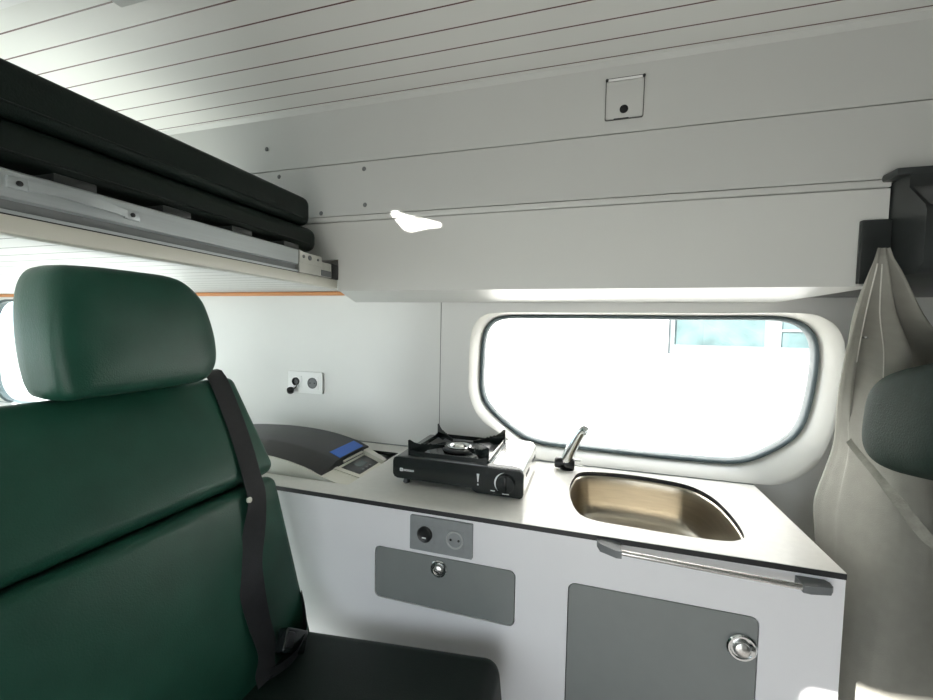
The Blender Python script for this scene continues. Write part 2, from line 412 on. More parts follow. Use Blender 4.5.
for y in (-.42, -.297, -.175, -.05, .082, .205, .327, .454, .574, .699):
    obj('support_tab', MB().box((-.640, y, .1575), (-.596, y+.044, .1690), .0015), M['cabdark'], bk)
hs = obj('lever', MB().ribbon([(-.5895, .300, .1445), (-.583, .325, .1440), (-.580, .350, .1430), (-.583, .378, .1420), (-.5895, .400, .1415)],
                               [(0, 0, 1)]*5, [.011, .008, .012, .010, .009], .002, (1, 0, 0)), M['alu'], bk)
for y, z in ((.293, .1445), (.407, .1415)):
    pl = obj('mounting_plate', MB().box((-.5915, y-.010, z-.0065), (-.5885, y+.010, z+.006), .001), M['alu'], hs)
    obj('screw', MB().lathe((-.5885, y, z), (1, 0, 0), [(.003, 0), (.003, .001), (.0015, .0014)], 14), M['black'], pl)

def mattress(name, a, b, bev, label):
    t = thing(name, ((a[0]+b[0])/2, (a[1]+b[1])/2, a[2]), label, 'mattress', 'cushions stacked on the bunk')
    bm = bmesh.new()
    c = [(a[i]+b[i])/2 for i in range(3)]; d = [abs(b[i]-a[i]) for i in range(3)]
    bmesh.ops.create_cube(bm, size=1, matrix=Matrix.Translation(c) @ Matrix.Diagonal((*d, 1)))
    bmesh.ops.bevel(bm, geom=bm.edges[:], offset=bev, segments=5, profile=.5, affect='EDGES')
    bm.verts.index_update()
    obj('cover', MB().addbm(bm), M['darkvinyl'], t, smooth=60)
    z = a[2]+bev*.75; x = b[0]
    obj('seam', MB().tube([(x-.001, a[1]+.03, z), (x-.001, b[1]-.03, z), (x-.012, b[1]-.012, z), (x-.03, b[1]-.001, z), (a[0]+.03, b[1]-.001, z)], .0016, 8), M['darkvinyl'], t)
mattress('mattress', (-.98, -.60, .1695), (-.618, .838, .2225), .020, 'lower dark green vinyl mattress lying on the bunk platform')
mattress('mattress', (-.985, -.60, .2230), (-.616, .812, .2860), .018, 'upper dark green vinyl mattress stacked on top of the lower one')

# ------------------------------------------------------------------ kitchen cabinet
kc = thing('kitchen_cabinet', (-.2, YF, ZF), 'long white kitchen cabinet with grey doors under the worktop', 'cabinet')
flap = rect(-.4855, -.1420, -.6545, -.5275, .014)
lock = rect(-.0305, .3180, -1.02, -.5285, .016)
obj('front_panel', MB().plate(rect(-1.60, .444, ZF, ZC-.0125), [flap, lock], .018, XZ(YF)), M['cab'], kc)
obj('side_panel', MB().box((.426, YF+.0185, ZF), (.444, YW-.001, ZC-.0125)), M['cab'], kc)
obj('inner_back', MB().box((-1.60, YF+.019, ZF), (.42, YF+.024, -.530)), M['dark'], kc)
obj('base_panel', MB().box((-1.60, YF+.026, -.64), (-.52, YW-.002, -.62)), M['dark'], kc)
def shrink(lp, d):
    x0 = min(p[0] for p in lp); x1 = max(p[0] for p in lp); z0 = min(p[1] for p in lp); z1 = max(p[1] for p in lp)
    return rect(x0+d, x1-d, z0+d, z1-d, .013)
def push_lock(parent, x, z, r, ang):
    y = YF-.0005
    k = obj('knob', MB().lathe((x, y, z), (0, -1, 0), [(r, 0), (r, .003), (r*.90, .0055), (r*.78, .0055), (r*.72, .002), (r*.60, .002)], 40), M['chrome'], parent)
    obj('push_button', MB().lathe((x, y-.001, z), (0, -1, 0), [(r*.58, 0), (r*.58, .006), (r*.50, .0095), (r*.30, .0115), (.0005, .012)], 32), M['satin'], k)
    return k
fd = obj('flap_door', MB().plate(shrink(flap, .0022), [], .016, XZ(YF+.0005)), M['greydoor'], kc)
push_lock(fd, -.320, -.5545, .0205, 0)
ld = obj('locker_door', MB().plate(shrink(lock, .0022), [], .016, XZ(YF+.0005)), M['greydoor'], kc)
k2 = push_lock(ld, .2905, -.5915, .026, 0)
obj('key_plate', MB().box((.297, YF-.0085, -.600), (.312, YF-.004, -.583), .0015), M['chrome'], k2)

# worktop: pale laminate on a black core, cut out for sink and cool box
sink_lp = smooth_loop([(-.042, 1.091), (-.038, 1.19), (-.010, 1.265), (.105, 1.287), (.218, 1.273), (.277, 1.243), (.311, 1.172), (.322, 1.067), (.317, .978),
                       (.297, .948), (.262, .935), (.188, .933), (.102, .937), (.014, .946), (-.022, .985)], 6)
cool_lp = rect(-1.24, -.602, .943, 1.244, .006)
wk = thing('worktop', (-.2, 1.1, ZC), 'pale worktop with black edge running along the kitchen cabinet', 'worktop')
obj('laminate', MB().plate(rect(-1.60, .444, YF-.001, YW-.001), [sink_lp, cool_lp], .0012, XY(ZC-.0012)), M['top'], wk)
obj('core', MB().plate(rect(-1.60, .4445, YF-.0015, YW-.001), [sink_lp, cool_lp], .0108, XY(ZC-.0121)), M['core'], wk)

# sink
sk = thing('sink', (.14, 1.11, ZC), 'brushed steel sink bowl set under a cut-out of the worktop below the window', 'sink')
c = Vector((.145, 1.10))
def ring(sc, z, d=0): return [(c.x+(x-c.x)*sc, c.y+(y-c.y)*sc, z) for x, y in sink_lp]
bowl = MB().loft([ring(1.03, ZC-.0126), ring(1.005, ZC-.0126), ring(.995, ZC-.0135), ring(.985, ZC-.018), ring(.975, ZC-.04), ring(.955, ZC-.085), ring(.925, ZC-.112), ring(.86, ZC-.126), ring(.6, ZC-.130),
                  ring(.2, ZC-.132), ring(.02, ZC-.1325)], caps=False)
bo = obj('bowl', bowl, M['brushed'], sk, smooth=60)
sm = bo.modifiers.new('thickness', 'SOLIDIFY'); sm.thickness = .0012; sm.offset = 1
obj('drain', MB().lathe((c.x, c.y, ZC-.1315), (0, 0, 1), [(.036, 0), (.036, .002), (.028, .003), (.024, .0012), (.001, .001)], 32), M['chrome'], sk)

# faucet
fa = thing('faucet', (-.062, 1.272, ZC), 'small fold-up tap with black base behind the sink', 'faucet')
obj('base', MB().lathe((-.058, 1.275, ZC), (0, 0, 1), [(.021, 0), (.021, .004), (.016, .006), (.016, .02), (.012, .022)], 24), M['black'], fa)
obj('pivot_barrel', MB().lathe((-.095, 1.268, -.3985), (1, 0, 0), [(.012, 0), (.0155, .003), (.0160, .020), (.0145, .022), (.0145, .026), (.0165, .028), (.0165, .052), (.0140, .058)], 28), M['black'], fa)
obj('spout', MB().tube([(-.063, 1.268, -.395), (-.058, 1.267, -.380), (-.046, 1.265, -.350), (-.032, 1.262, -.318), (-.020, 1.258, -.296), (-.010, 1.254, -.288), (-.003, 1.251, -.293)],
                       [.0155, .0170, .0160, .0150, .0150, .0165, .0150], 16), M['chrome'], fa, smooth=60)
obj('valve_pin', MB().cyl((-.037, 1.27, -.402), (-.012, 1.268, -.404), .0035, .0028, 12), M['steel'], fa)
obj('valve_pin', MB().cyl((-.040, 1.282, -.391), (-.020, 1.283, -.391), .0032, .0028, 12), M['steel'], fa)

# grab rail under the worktop edge
gr = thing('towel_rail', (.22, YF, -.445), 'slim steel rail with grey plastic ends on the cabinet front below the sink', 'rail')
obj('bar', MB().cyl((.060, .851, -.4335), (.380, .851, -.4425), .0052, n=20), M['satin'], gr)
obj('end_mount', MB().loft([[(x, y, z) for y, z in sec] for x, sec in (
    (.024, [(.876, -.425), (.876, -.436), (.866, -.436), (.866, -.425)]),
    (.030, [(.877, -.423), (.877, -.440), (.856, -.441), (.856, -.425)]),
    (.060, [(.8775, -.424), (.8775, -.442), (.843, -.4425), (.843, -.428)]),
    (.070, [(.8775, -.426), (.8775, -.442), (.843, -.4420), (.843, -.428)]))]), M['greyp'], gr)
obj('end_mount', MB().loft([[(x, y, z) for y, z in sec] for x, sec in (
    (.368, [(.8775, -.436), (.8775, -.4490), (.845, -.4490), (.845, -.437)]),
    (.380, [(.8775, -.4355), (.8775, -.4500), (.845, -.4500), (.845, -.436)]),
    (.412, [(.877, -.4355), (.877, -.4500), (.852, -.4495), (.852, -.436)]),
    (.420, [(.876, -.439), (.876, -.4490), (.864, -.4485), (.864, -.4395)]))]), M['greyp'], gr)

# double socket on the cabinet front
def schuko(parent, x, y, z, r, m_ring, m_in, name='socket_well'):
    s = obj(name, MB().lathe((x, y, z), (0, -1, 0), [(r, 0), (r, .0022), (r*.92, .0028), (r*.86, .0022), (r*.82, .0004)], 36), m_ring, parent)
    obj('contact_face', MB().lathe((x, y, z), (0, -1, 0), [(r*.80, 0), (r*.80, .0008), (r*.1, .0009)], 32), m_in, s)
    for dx in (-.0095, .0095):
        obj('pin_hole', MB().cyl((x+dx, y-.0002, z), (x+dx, y-.0016, z), .0028, n=14), M['black'], s)
    return s
ps = thing('power_socket', (-.316, YF, -.477), 'grey double socket plate with black and grey outlets on the cabinet front above the flap', 'socket')
obj('plate', MB().plate(rect(-.3915, -.2400, -.5165, -.4360, .003), [], .006, XZ(YF-.0064)), M['greys'], ps)
obj('insert', MB().plate(rect(-.372, -.330, -.497, -.455, .002), [], .002, XZ(YF-.0076)), M['greys'], ps)
obj('insert', MB().plate(rect(-.302, -.260, -.499, -.457, .002), [], .002, XZ(YF-.0076)), M['greys'], ps)
sw = obj('outlet_cap', MB().lathe((-.3535, YF-.0072, -.4755), (0, -1, 0), [(.0185, 0), (.0185, .004), (.0165, .0055), (.0130, .004), (.001, .004)], 36), M['black'], ps)
obj('cap_mark', MB().plate(rect(-.3590, -.3490, -.4840, -.4812, .001), [], .0008, XZ(YF-.0125)), M['mark'], sw)
schuko(ps, -.281, YF-.0074, -.478, .0205, mat('socket_ring', (.40, .41, .41), .35, vary=.03), M['greys'])

# wall outlet with a loose cap
wo = thing('wall_outlet', (-1.025, YW, -.214), 'white double wall outlet with a black cap dangling above the cool box', 'outlet')
obj('plate', MB().plate(rect(-1.102, -.951, -.2545, -.1745, .003), [], .009, XZ(YW-.0092)), M['white'], wo)
obj('insert', MB().plate(rect(-1.090, -1.040, -.238, -.190, .002), [], .002, XZ(YW-.0105)), M['white'], wo)
obj('insert', MB().plate(rect(-1.018, -.968, -.240, -.192, .002), [], .002, XZ(YW-.0105)), M['white'], wo)
schuko(wo, -.993, YW-.0102, -.2150, .0205, M['greyp'], M['greyp'])
dc = obj('lighter_socket', MB().lathe((-1.066, YW-.0102, -.212), (0, -1, 0), [(.0150, 0), (.0150, .005), (.0125, .006), (.0105, .001), (.001, .0008)], 32), M['black'], wo)
obj('dangling_cap', MB().lathe((-1.080, YW-.024, -.250), (.45, -.5, .75), [(.012, 0), (.013, .004), (.013, .012), (.009, .015), (.001, .0155)], 24), M['black'], dc)
obj('cap_strap', MB().tube([(-1.060, YW-.014, -.224), (-1.058, YW-.020, -.232), (-1.064, YW-.024, -.238), (-1.074, YW-.026, -.243)], .0022, 8), M['black'], dc)

# ------------------------------------------------------------------ camping stove
st = thing('camping_stove', (-.325, 1.12, ZC), 'portable black gas camping stove with steel cartridge cover standing on the worktop', 'stove')
obj('casing', MB().box((-.495, 1.004, -.404), (-.236, 1.243, -.3470), .010, 3), M['gloss_black'], st)
obj('top_plate', MB().box((-.490, 1.003, -.3475), (-.238, 1.240, -.3440), .0015), mat('stove_top_steel', (.20, .20, .20), .28, metal=.8, vary=.05), st)
cov = [(-.240, -.413), (-.240, -.3400), (-.232, -.3370), (-.170, -.3370), (-.158, -.3400), (-.151, -.3480), (-.149, -.360), (-.149, -.408), (-.153, -.413)]
cv = obj('cartridge_cover', MB().prism(cov, .238, lambda a, b, h: (a, 1.005+h, b)), M['satin'], st, smooth=30)
for x in (-.231, -.219):
    obj('cover_rib', MB().box((x, 1.012, -.3375), (x+.0022, 1.236, -.3362)), M['greyp'], cv)
for y in (1.05, 1.07, 1.09, 1.17, 1.19, 1.21):
    obj('vent_slot', MB().box((-.1496, y, -.377), (-.1480, y+.010, -.367), .0004), M['black'], cv)
# front panel: thin strip on the left, deeper control box on the right
fp_lp = [(-.490, -.345), (-.160, -.3475), (-.152, -.350), (-.148, -.357), (-.1475, -.405), (-.150, -.412), (-.156, -.4155), (-.266, -.4140), (-.274, -.4110), (-.281, -.4045), (-.486, -.4025), (-.495, -.399), (-.4995, -.391), (-.4995, -.358), (-.497, -.349)]
fp = obj('front_panel', MB().plate(fp_lp, [], .008, XZ(.9965)), M['gloss_black'], st)
yf = .9958
obj('lever_mark', MB().prism([(-.2665, -.3650), (-.2595, -.3650), (-.2620, -.3860), (-.2640, -.3860)], .0006, XZ(yf)), M['mark'], fp)
obj('lever_dot', MB().prism(circ(-.263, -.3925, .0024, 16), .0006, XZ(yf)), M['mark'], fp)
arc = MB(); th = [R(100+i*130/14) for i in range(15)]
arc.loft([[(-.192+.0290*math.cos(t), yf, -.3815+.0270*math.sin(t)), (-.192+(.0290-.0042*math.sin(PI*i/14))*math.cos(t), yf, -.3815+(.0270-.0038*math.sin(PI*i/14))*math.sin(t)),
           (-.192+(.0290-.0042*math.sin(PI*i/14))*math.cos(t), yf+.0006, -.3815+(.0270-.0038*math.sin(PI*i/14))*math.sin(t)), (-.192+.0290*math.cos(t), yf+.0006, -.3815+.0270*math.sin(t))] for i, t in enumerate(th)])
obj('dial_mark', arc, M['mark'], fp)
obj('dial_caption', MB().prism(rect(-.200, -.183, -.4090, -.4068), .0006, XZ(yf)), M['mark'], fp)
obj('dial_caption', MB().prism(rect(-.230, -.219, -.4045, -.4020), .0006, XZ(yf)), M['mark'], fp)
kn = obj('control_knob', MB().lathe((-.192, .9965, -.3815), (0, -1, 0), [(.0235, 0), (.0235, .006), (.0215, .008), (.001, .0085)], 36), M['gloss_black'], fp)
obj('grip', MB().box((-.1950, .9815, -.4015), (-.1890, .989, -.3615), .002), M['gloss_black'], kn)
# maker's badge and wordmark strokes, too small to read in the photo
bd = MB().plate(rect(-.4790, -.4700, -.3830, -.3745, .0015), [rect(-.4768, -.4722, -.3806, -.3769, .001)], .0006, XZ(yf)); bd.prism(circ(-.4745, -.3788, .0012, 10), .0006, XZ(yf))
obj('badge', bd, M['mark'], fp)
wm = MB(); x = -.4685
for i, w in enumerate((.0026, .0030, .0036, .0030, .0028, .0030, .0026, .0028)):
    wm.plate(rect(x, x+w, -.3815, -.3768), [rect(x+.0008, x+w-.0008, -.3805+.0007*(i % 2), -.3778)], .0006, XZ(yf)); x += w+.0009
obj('wordmark', wm, M['mark'], fp)
bcx, bcy = -.349, 1.108
obj('drip_tray', MB().lathe((bcx, bcy, -.3440), (0, 0, 1), [(.085, 0), (.085, .002), (.078, .003), (.060, .0012), (.002, .001)], 40), M['gloss_black'], st)
bn = obj('burner', MB().lathe((bcx, bcy, -.3430), (0, 0, 1), [(.044, 0), (.046, .003), (.044, .008), (.038, .0095), (.036, .008), (.002, .008)], 36), M['black'], st)
obj('burner_ring', MB().lathe((bcx, bcy, -.3345), (0, 0, 1), [(.034, 0), (.0345, .0035), (.031, .005), (.026, .005), (.023, .001), (.022, 0)], 36), M['chrome'], bn)
obj('burner_cap', MB().lathe((bcx, bcy, -.3345), (0, 0, 1), [(.013, 0), (.013, .003), (.009, .0045), (.001, .0045)], 24), M['steel'], bn)
cn = [(-.458, 1.012), (-.243, 1.012), (-.243, 1.214), (-.452, 1.214)]
sup = MB()
for i in range(4):
    a = Vector(cn[i]); b = Vector(cn[(i+1) % 4]); d = (b-a).normalized(); n = Vector((-d.y, d.x))*.0012
    q = [(0, -.343), (0, -.3305), (.03, -.3355), (.5, -.3385), ((b-a).length-.03, -.3355), ((b-a).length, -.3305), ((b-a).length, -.343)]
    sup.loft([[(a.x+d.x*t-n.x, a.y+d.y*t-n.y, z) for t, z in [(0, -.343), (0, -.326), (.025, -.331), ((b-a).length-.025, -.331), ((b-a).length, -.326), ((b-a).length, -.343)]],
              [(a.x+d.x*t+n.x, a.y+d.y*t+n.y, z) for t, z in [(0, -.343), (0, -.326), (.025, -.331), ((b-a).length-.025, -.331), ((b-a).length, -.326), ((b-a).length, -.343)]]])
pn = obj('pan_support', sup, M['gloss_black'], st)
for a in cn:
    a = Vector(a); d = (Vector((bcx, bcy))-a); ln = d.length; d.normalize(); n = Vector((-d.y, d.x))*.0013
    prof = [(-.004, -.343), (-.005, -.302), (0, -.3005), (.012, -.309), (.030, -.316), (.034, -.3135), (.040, -.3175), (.046, -.315), (.052, -.319), (.058, -.3165), (.064, -.320), (ln-.045, -.323), (ln-.045, -.331), (.05, -.334), (.035, -.343)]
    obj('prong', MB().loft([[(a.x+d.x*t-n.x, a.y+d.y*t-n.y, z) for t, z in prof], [(a.x+d.x*t+n.x, a.y+d.y*t+n.y, z) for t, z in prof]]), M['gloss_black'], pn)
for x, y in ((-.466, 1.012), (-.466, 1.225), (-.20, 1.225), (-.20, 1.02)):
    obj('foot', MB().lathe((x, y, ZC), (0, 0, 1), [(.0075, 0), (.0095, .003), (.0085, .008), (.006, .016)], 16), M['black'], st)

# ------------------------------------------------------------------ cool box sunk into the worktop
cb = thing('cool_box', (-.9, 1.08, -.60), 'cool box with a black curved lid and small display sunk in the worktop', 'cool box')
ztab = [(-1.22, -.366), (-1.13, -.353), (-1.0, -.346), (-.90, -.348), (-.83, -.354), (-.78, -.362), (-.73, -.374), (-.695, -.388)]
xs = [-1.22+i*(1.22-.695)/30 for i in range(31)]
def zt(x):
    return sum(interp(ztab, x+d) for d in (-.03, -.015, 0, .015, .03))/5 if x < -.74 else interp(ztab, x)
rings = []
for x in xs:
    z = zt(x)
    rings.append([(x, .957, z-.0225), (x, .957, z-.0205), (x, .960, z-.0195), (x, 1.022, z-.0030), (x, 1.030, z-.0015), (x, 1.12, z), (x, 1.195, z-.0012), (x, 1.206, z-.006), (x, 1.210, z-.018), (x, 1.206, z-.0215)])
ld = obj('lid', MB().loft(rings), M['lid'], cb, smooth=14)
st_x = (-.733, -.722, -.711, -.6985)
obj('sticker', MB().loft([[(x, 1.048, zt(x)-.0014), (x, 1.178, zt(x)-.0010), (x, 1.178, zt(x)+.0006), (x, 1.048, zt(x)+.0002)] for x in st_x]), M['blue'], ld)
obj('lid_lip', MB().box((-.6965, 1.06, -.4045), (-.690, 1.165, -.3985), .001), M['bone'], ld)
brings = [[(x, .952, -.60), (x, .952, zt(x)-.0215), (x, 1.204, zt(x)-.0215), (x, 1.204, -.60)] for x in xs[::3]]
ex0, ez0, ex1, ez1 = -.695, -.4095, -.606, -.4270
brings += [[(ex1, .946, -.60), (ex1, .946, ez1), (ex1, 1.160, ez1), (ex1, 1.160, -.60)]]
bd = obj('body', MB().loft(brings), M['bone'], cb, smooth=20)
sl = lambda t, y, h=0: (ex0+(ex1-ex0)*t+h*.19, y-.040*t*max(0, (y-1.10)/.10), ez0+(ez1-ez0)*t+h*.98)
def slab(t0, t1, y0, y1, h0, h1): return MB().loft([[sl(t0, y0, h0), sl(t1, y0, h0), sl(t1, y1, h0), sl(t0, y1, h0)], [sl(t0, y0, h1), sl(t1, y0, h1), sl(t1, y1, h1), sl(t0, y1, h1)]])
cp = obj('control_panel', slab(.12, .80, 1.035, 1.165, .0002, .0012), M['black'], cb)
obj('display', slab(.28, .55, 1.075, 1.125, .0012, .0018), M['lcd'], cp)
for y in (1.062, 1.085, 1.108):
    obj('button', slab(.66, .72, y, y+.012, .0012, .0022), M['greyp'], cp)
obj('cheek', slab(.0, .98, 1.172, 1.203, .0, .012), M['bone'], bd)
obj('cheek', slab(.0, .98, 1.012, 1.030, .0, .003), M['bone'], bd)

# ------------------------------------------------------------------ rear bench
bn = thing('rear_bench', (-.45, .35, ZF), 'dark green vinyl rear bench with reclined backrest and headrest', 'bench')
def slabpad(p, q, y0, y1, th, bev, mat_, name, crown=.0, n=1):
    """pad whose front face runs from p to q in (x, z)"""
    p = Vector((p[0], 0, p[1])); q = Vector((q[0], 0, q[1])); d = (q-p); L_ = d.length; d.normalize(); nn = Vector((-d.z, 0, d.x))
    if nn.x+nn.z < 0: nn = -nn
    bm = bmesh.new()
    bmesh.ops.create_cube(bm, size=1, matrix=Matrix.Diagonal((L_, y1-y0, th, 1)))
    bmesh.ops.bevel(bm, geom=bm.edges[:], offset=bev, segments=5, profile=.5, affect='EDGES')
    bmesh.ops.subdivide_edges(bm, edges=[e for e in bm.edges if e.calc_length() > .15], cuts=6, use_grid_fill=True)
    for v in bm.verts:
        if v.co.z > 0: v.co.z += crown*max(0, 1-(2*v.co.x/L_)**2)*max(0, 1-(2*v.co.y/(y1-y0))**4)
    mx = Matrix((( d.x, 0, nn.x, 0), (0, 1, 0, 0), (d.z, 0, nn.z, 0), (0, 0, 0, 1)))
    ctr = (p+q)/2 - nn*(th/2); mx = Matrix.Translation((ctr.x, (y0+y1)/2, ctr.z)) @ mx
    bm.verts.index_update()
    return obj(name, MB().addbm(bm, mx), mat_, bn, smooth=70)
slabpad((-.8405, -.1225), (-.711, -.341), -.30, .812, .12, .022, M['green'], 'upper_back_cushion', .004)
slabpad((-.707, -.352), (-.600, -.735), -.30, .806, .12, .024, M['green'], 'lower_back_cushion', .006)
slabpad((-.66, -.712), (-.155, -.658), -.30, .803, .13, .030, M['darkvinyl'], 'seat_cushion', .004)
obj('seat_base', MB().box((-.62, -.28, ZF), (-.22, .79, -.815), .008), M['cabdark'], bn)
obj('back_frame', MB().prism([(-.79, -.815), (-.62, -.815), (-.73, -.78), (-.83, -.42), (-.935, -.20), (-.965, -.21), (-.90, -.42)], 1.04, lambda a, b, h: (a, -.27+h, b)), M['cabdark'], bn)
# headrest: padded block, broad flat front with rounded shoulders
hout = smooth_loop([(.420, -.016), (.426, .050), (.442, .083), (.475, .0915), (.560, .0935), (.625, .0915), (.660, .077), (.688, .047), (.705, -.002), (.712, -.046), (.709, -.085), (.694, -.110), (.662, -.1240),
                    (.560, -.1270), (.470, -.1270), (.434, -.124), (.423, -.085)], 4)
hc = Vector((.566, -.014))
def hring(x, sc_): return [(x-.09*((z-hc.y)*sc_), hc.x+(y-hc.x)*sc_, hc.y+(z-hc.y)*sc_) for y, z in hout]
hrings = [hring(-.905, .50), hring(-.904, .70), hring(-.899, .85), hring(-.889, .94), hring(-.872, .985), hring(-.850, 1.0), hring(-.812, 1.0), hring(-.797, .990), hring(-.788, .970), hring(-.781, .935),
          hring(-.7765, .88), hring(-.773, .78), hring(-.7705, .62), hring(-.769, .42), hring(-.768, .20), hring(-.768, .02)]
hr = obj('headrest', MB().loft(hrings), M['green'], bn, smooth=80)
for y in (.535, .645):
    obj('post', MB().cyl((-.872, y, -.16), (-.860, y, -.10), .006, n=14), M['chrome'], hr)

# seat belt: shoulder strap falling over the backrest, twisting lower down
sb = thing('seat_belt', (-.63, .66, -.66), 'black seat belt hanging down over the right side of the rear backrest', 'seat belt')
nu = Vector((.859, 0, .513)); nl = Vector((.963, 0, .27))
pts = [(-.905, .760, -.135), (-.852, .757, -.119), (-.789, .748, -.211), (-.740, .736, -.293), (-.711, .723, -.342), (-.697, .717, -.382), (-.681, .702, -.440), (-.666, .681, -.492), (-.652, .663, -.543), (-.636, .657, -.599), (-.619, .660, -.655), (-.604, .645, -.690), (-.585, .636, -.704)]
dr = [(0, 1, .05), (0, 1, .1), (0, 1, .2), (0, 1, .2), (0, 1, .2), (.1, 1, .2), (.5, .7, .2), (.8, .6, .15), (.5, .85, .1), (.2, 1, 0), (0, 1, 0), (.1, 1, 0), (.1, 1, 0)]
nr = [(.3, 0, 1), (.7, 0, .6), nu, nu, nu, nl, nl+Vector((0, -.8, 0)), nl+Vector((0, -1.2, 0)), nl+Vector((0, -.5, 0)), nl, nl, (.6, 0, 1), (.2, 0, 1)]
lift = [.002, .007, .008, .008, .010, .013, .018, .020, .016, .012, .012, .012, .010]
# smooth the path
def cr(seq, k=4):
    V = [Vector(p) for p in seq]; out = []
    for i in range(len(V)-1):
        p0, p1, p2, p3 = V[max(i-1, 0)], V[i], V[i+1], V[min(i+2, len(V)-1)]
        for s in range(k):
            t = s/k; out.append(.5*((2*p1)+(p2-p0)*t+(2*p0-5*p1+4*p2-p3)*t*t+(3*p1-p0-3*p2+p3)*t**3))
    return out+[V[-1]]
P_ = cr([Vector(p)+Vector(n).normalized()*l for p, n, l in zip(pts, nr, lift)])
obj('webbing', MB().ribbon(P_, [d for d in cr(dr)], .046, .0014, [n for n in cr(nr)]), M['belt'], sb, smooth=50)
P2 = cr([(-.585, .640, -.690), (-.57, .690, -.690), (-.585, .745, -.688), (-.612, .778, -.668), (-.640, .800, -.640)])
obj('lap_webbing', MB().ribbon(P2, (.35, -.2, .9), .044, .0014, (.9, -.3, .3)), M['belt'], sb, smooth=50)
bk2 = obj('buckle', MB().box((-.014, -.022, -.030), (.014, .022, .035), .006, 3, Matrix.Translation((-.588, .712, -.672)) @ Matrix.Rotation(R(-18), 4, 'Y') @ Matrix.Rotation(R(50), 4, 'X')), M['gloss_black'], sb)
obj('button', MB().box((.010, -.014, .012), (.017, .014, .033), .003, 2, Matrix.Translation((-.588, .712, -.672)) @ Matrix.Rotation(R(-18), 4, 'Y') @ Matrix.Rotation(R(50), 4, 'X')), M['black'], bk2)
tg = obj('belt_button', MB().lathe((-.690, .700, -.375), (.96, 0, .27), [(.006, 0), (.006, .004), (.003, .006)], 16), M['bone'], sb)

# ------------------------------------------------------------------ cab side
sh = thing('overhead_shelf', (.9, YF, .09), 'dark grey overhead shelf above the cab, right of the pale locker', 'shelf')
obj('tray', MB().prism([(.838, .2562), (.838, .236), (.802, .200), (.798, .190), (.798, .112), (.812, .098), (1.30, .098), (1.30, .2562)], .86, lambda a, b, h: (.4705+h, a, b)), M['cabdark'], sh, smooth=50)
obj('lip', MB().box((.4545, .840, .2565), (XR-.002, .8775, .2685), .003), M['cabdark'], sh)
obj('highlight_strip', MB().loft([[(x, .8355-.040*t, .238-.040*t-.002*(1-t)) for t in (0, .25, .5, .75, 1)] for x in (.4725, .52, .60, .75, 1.2)], closed=False), mat('cab_highlight_gloss', (.06, .065, .065), .10, vary=.1, vscale=20), sh)  # paler glossy strip added to stand for the highlight along the shelf
tag(obj('end_box', MB().box((.4275, .868, .0885), (.4690, .8772, .1950), .002), M['cabdark'], loc=(.446, .865, .0875)), 'small dark box fixed at the lower right end of the overhead locker', 'box')

# curtain gathered on a hook beside the worktop
rows = [(.138, .421, .812, .428, .814, .436, .816, .002), (.120, .418, .816, .431, .819, .444, .822, .004), (.085, .414, .832, .439, .838, .472, .844, .010), (.050, .418, .862, .454, .868, .500, .880, .015),
        (.020, .440, .925, .492, .932, .556, .95, .020), (-.01, .468, 1.005, .530, .985, .62, 1.02, .024), (-.13, .528, 1.160, .580, 1.045, .73, 1.10, .024), (-.26, .557, 1.220, .592, 1.035, .83, 1.14, .020),
        (-.40, .520, 1.220, .572, .990, .90, 1.13, .020), (-.62, .500, 1.10, .530, .955, .96, 1.12, .016), (-.80, .500, 1.08, .525, .950, .98, 1.12, .016), (-1.17, .500, 1.08, .525, .950, .98, 1.12, .016)]
TB = [[(-r[0], r[i]) for r in rows] for i in range(1, 8)]
def cpoint(u, z):
    f = lambda i: sum(interp(TB[i], -(z+d)) for d in (-.024, -.012, 0, .012, .024))/5 if z < .11 else interp(TB[i], -z)
    v = [f(i) for i in range(7)]
    def base(q):
        q = max(0, min(1, q)); k = .40
        if q < k: t = q/k; return Vector((v[0]+(v[2]-v[0])*t, v[1]+(v[3]-v[1])*t, 0))
        t = (q-k)/(1-k); return Vector((v[2]+(v[4]-v[2])*t, v[3]+(v[5]-v[3])*t, 0))
    p = sum((base(u+d) for d in (-.09, -.06, -.03, 0, .03, .06, .09)), Vector((0, 0, 0)))/7
    ph = 2*PI*(2.3*u+.12*math.sin(5*u))+.5
    w = math.sin(ph)+.25*math.sin(2.3*ph+1+3*z)
    am = v[6]
    return Vector((p.x+.30*am*w, p.y-am*w, z))
zs = [.138-.0165*i for i in range(80)]
ct = thing('curtain', (.62, 1.1, -1.17), 'beige cab curtain gathered at the top and hanging beside the worktop', 'curtain')
NU = 120
cl = obj('cloth', MB().loft([[cpoint(i/NU, z) for i in range(NU+1)] for z in zs], closed=False, caps=False), M['curtain'], ct, smooth=80)
sm = cl.modifiers.new('thickness', 'SOLIDIFY'); sm.thickness = .0022; sm.offset = 1
def ctn(u, z):
    a = cpoint(u+.005, z)-cpoint(u-.005, z); b = cpoint(u, z+.004)-cpoint(u, z-.004)
    n = a.cross(b).normalized()
    return n if n.y < 0 else -n
hp_ = [(.24+.48*i/47, -.23-.30*i/47) for i in range(48)]
obj('hem_tape', MB().ribbon([cpoint(u, z)+ctn(u, z)*.0030 for u, z in hp_], [(.70, .0, .72)]*48, .020, .0016, [ctn(u, z) for u, z in hp_]), M['hem'], ct, smooth=60)
for u0, u1, za, zb in ((.10, .12, .115, -.05), (.42, .36, .115, -.10), (.75, .66, .115, -.06)):
    q = [(u0+(u1-u0)*i/12, za+(zb-za)*i/12) for i in range(13)]
    obj('piping', MB().tube([cpoint(u, z)+ctn(u, z)*.0028 for u, z in q], .0009, 8), M['piping'], ct)
p = cpoint(.30, .000); n = ctn(.30, .000)
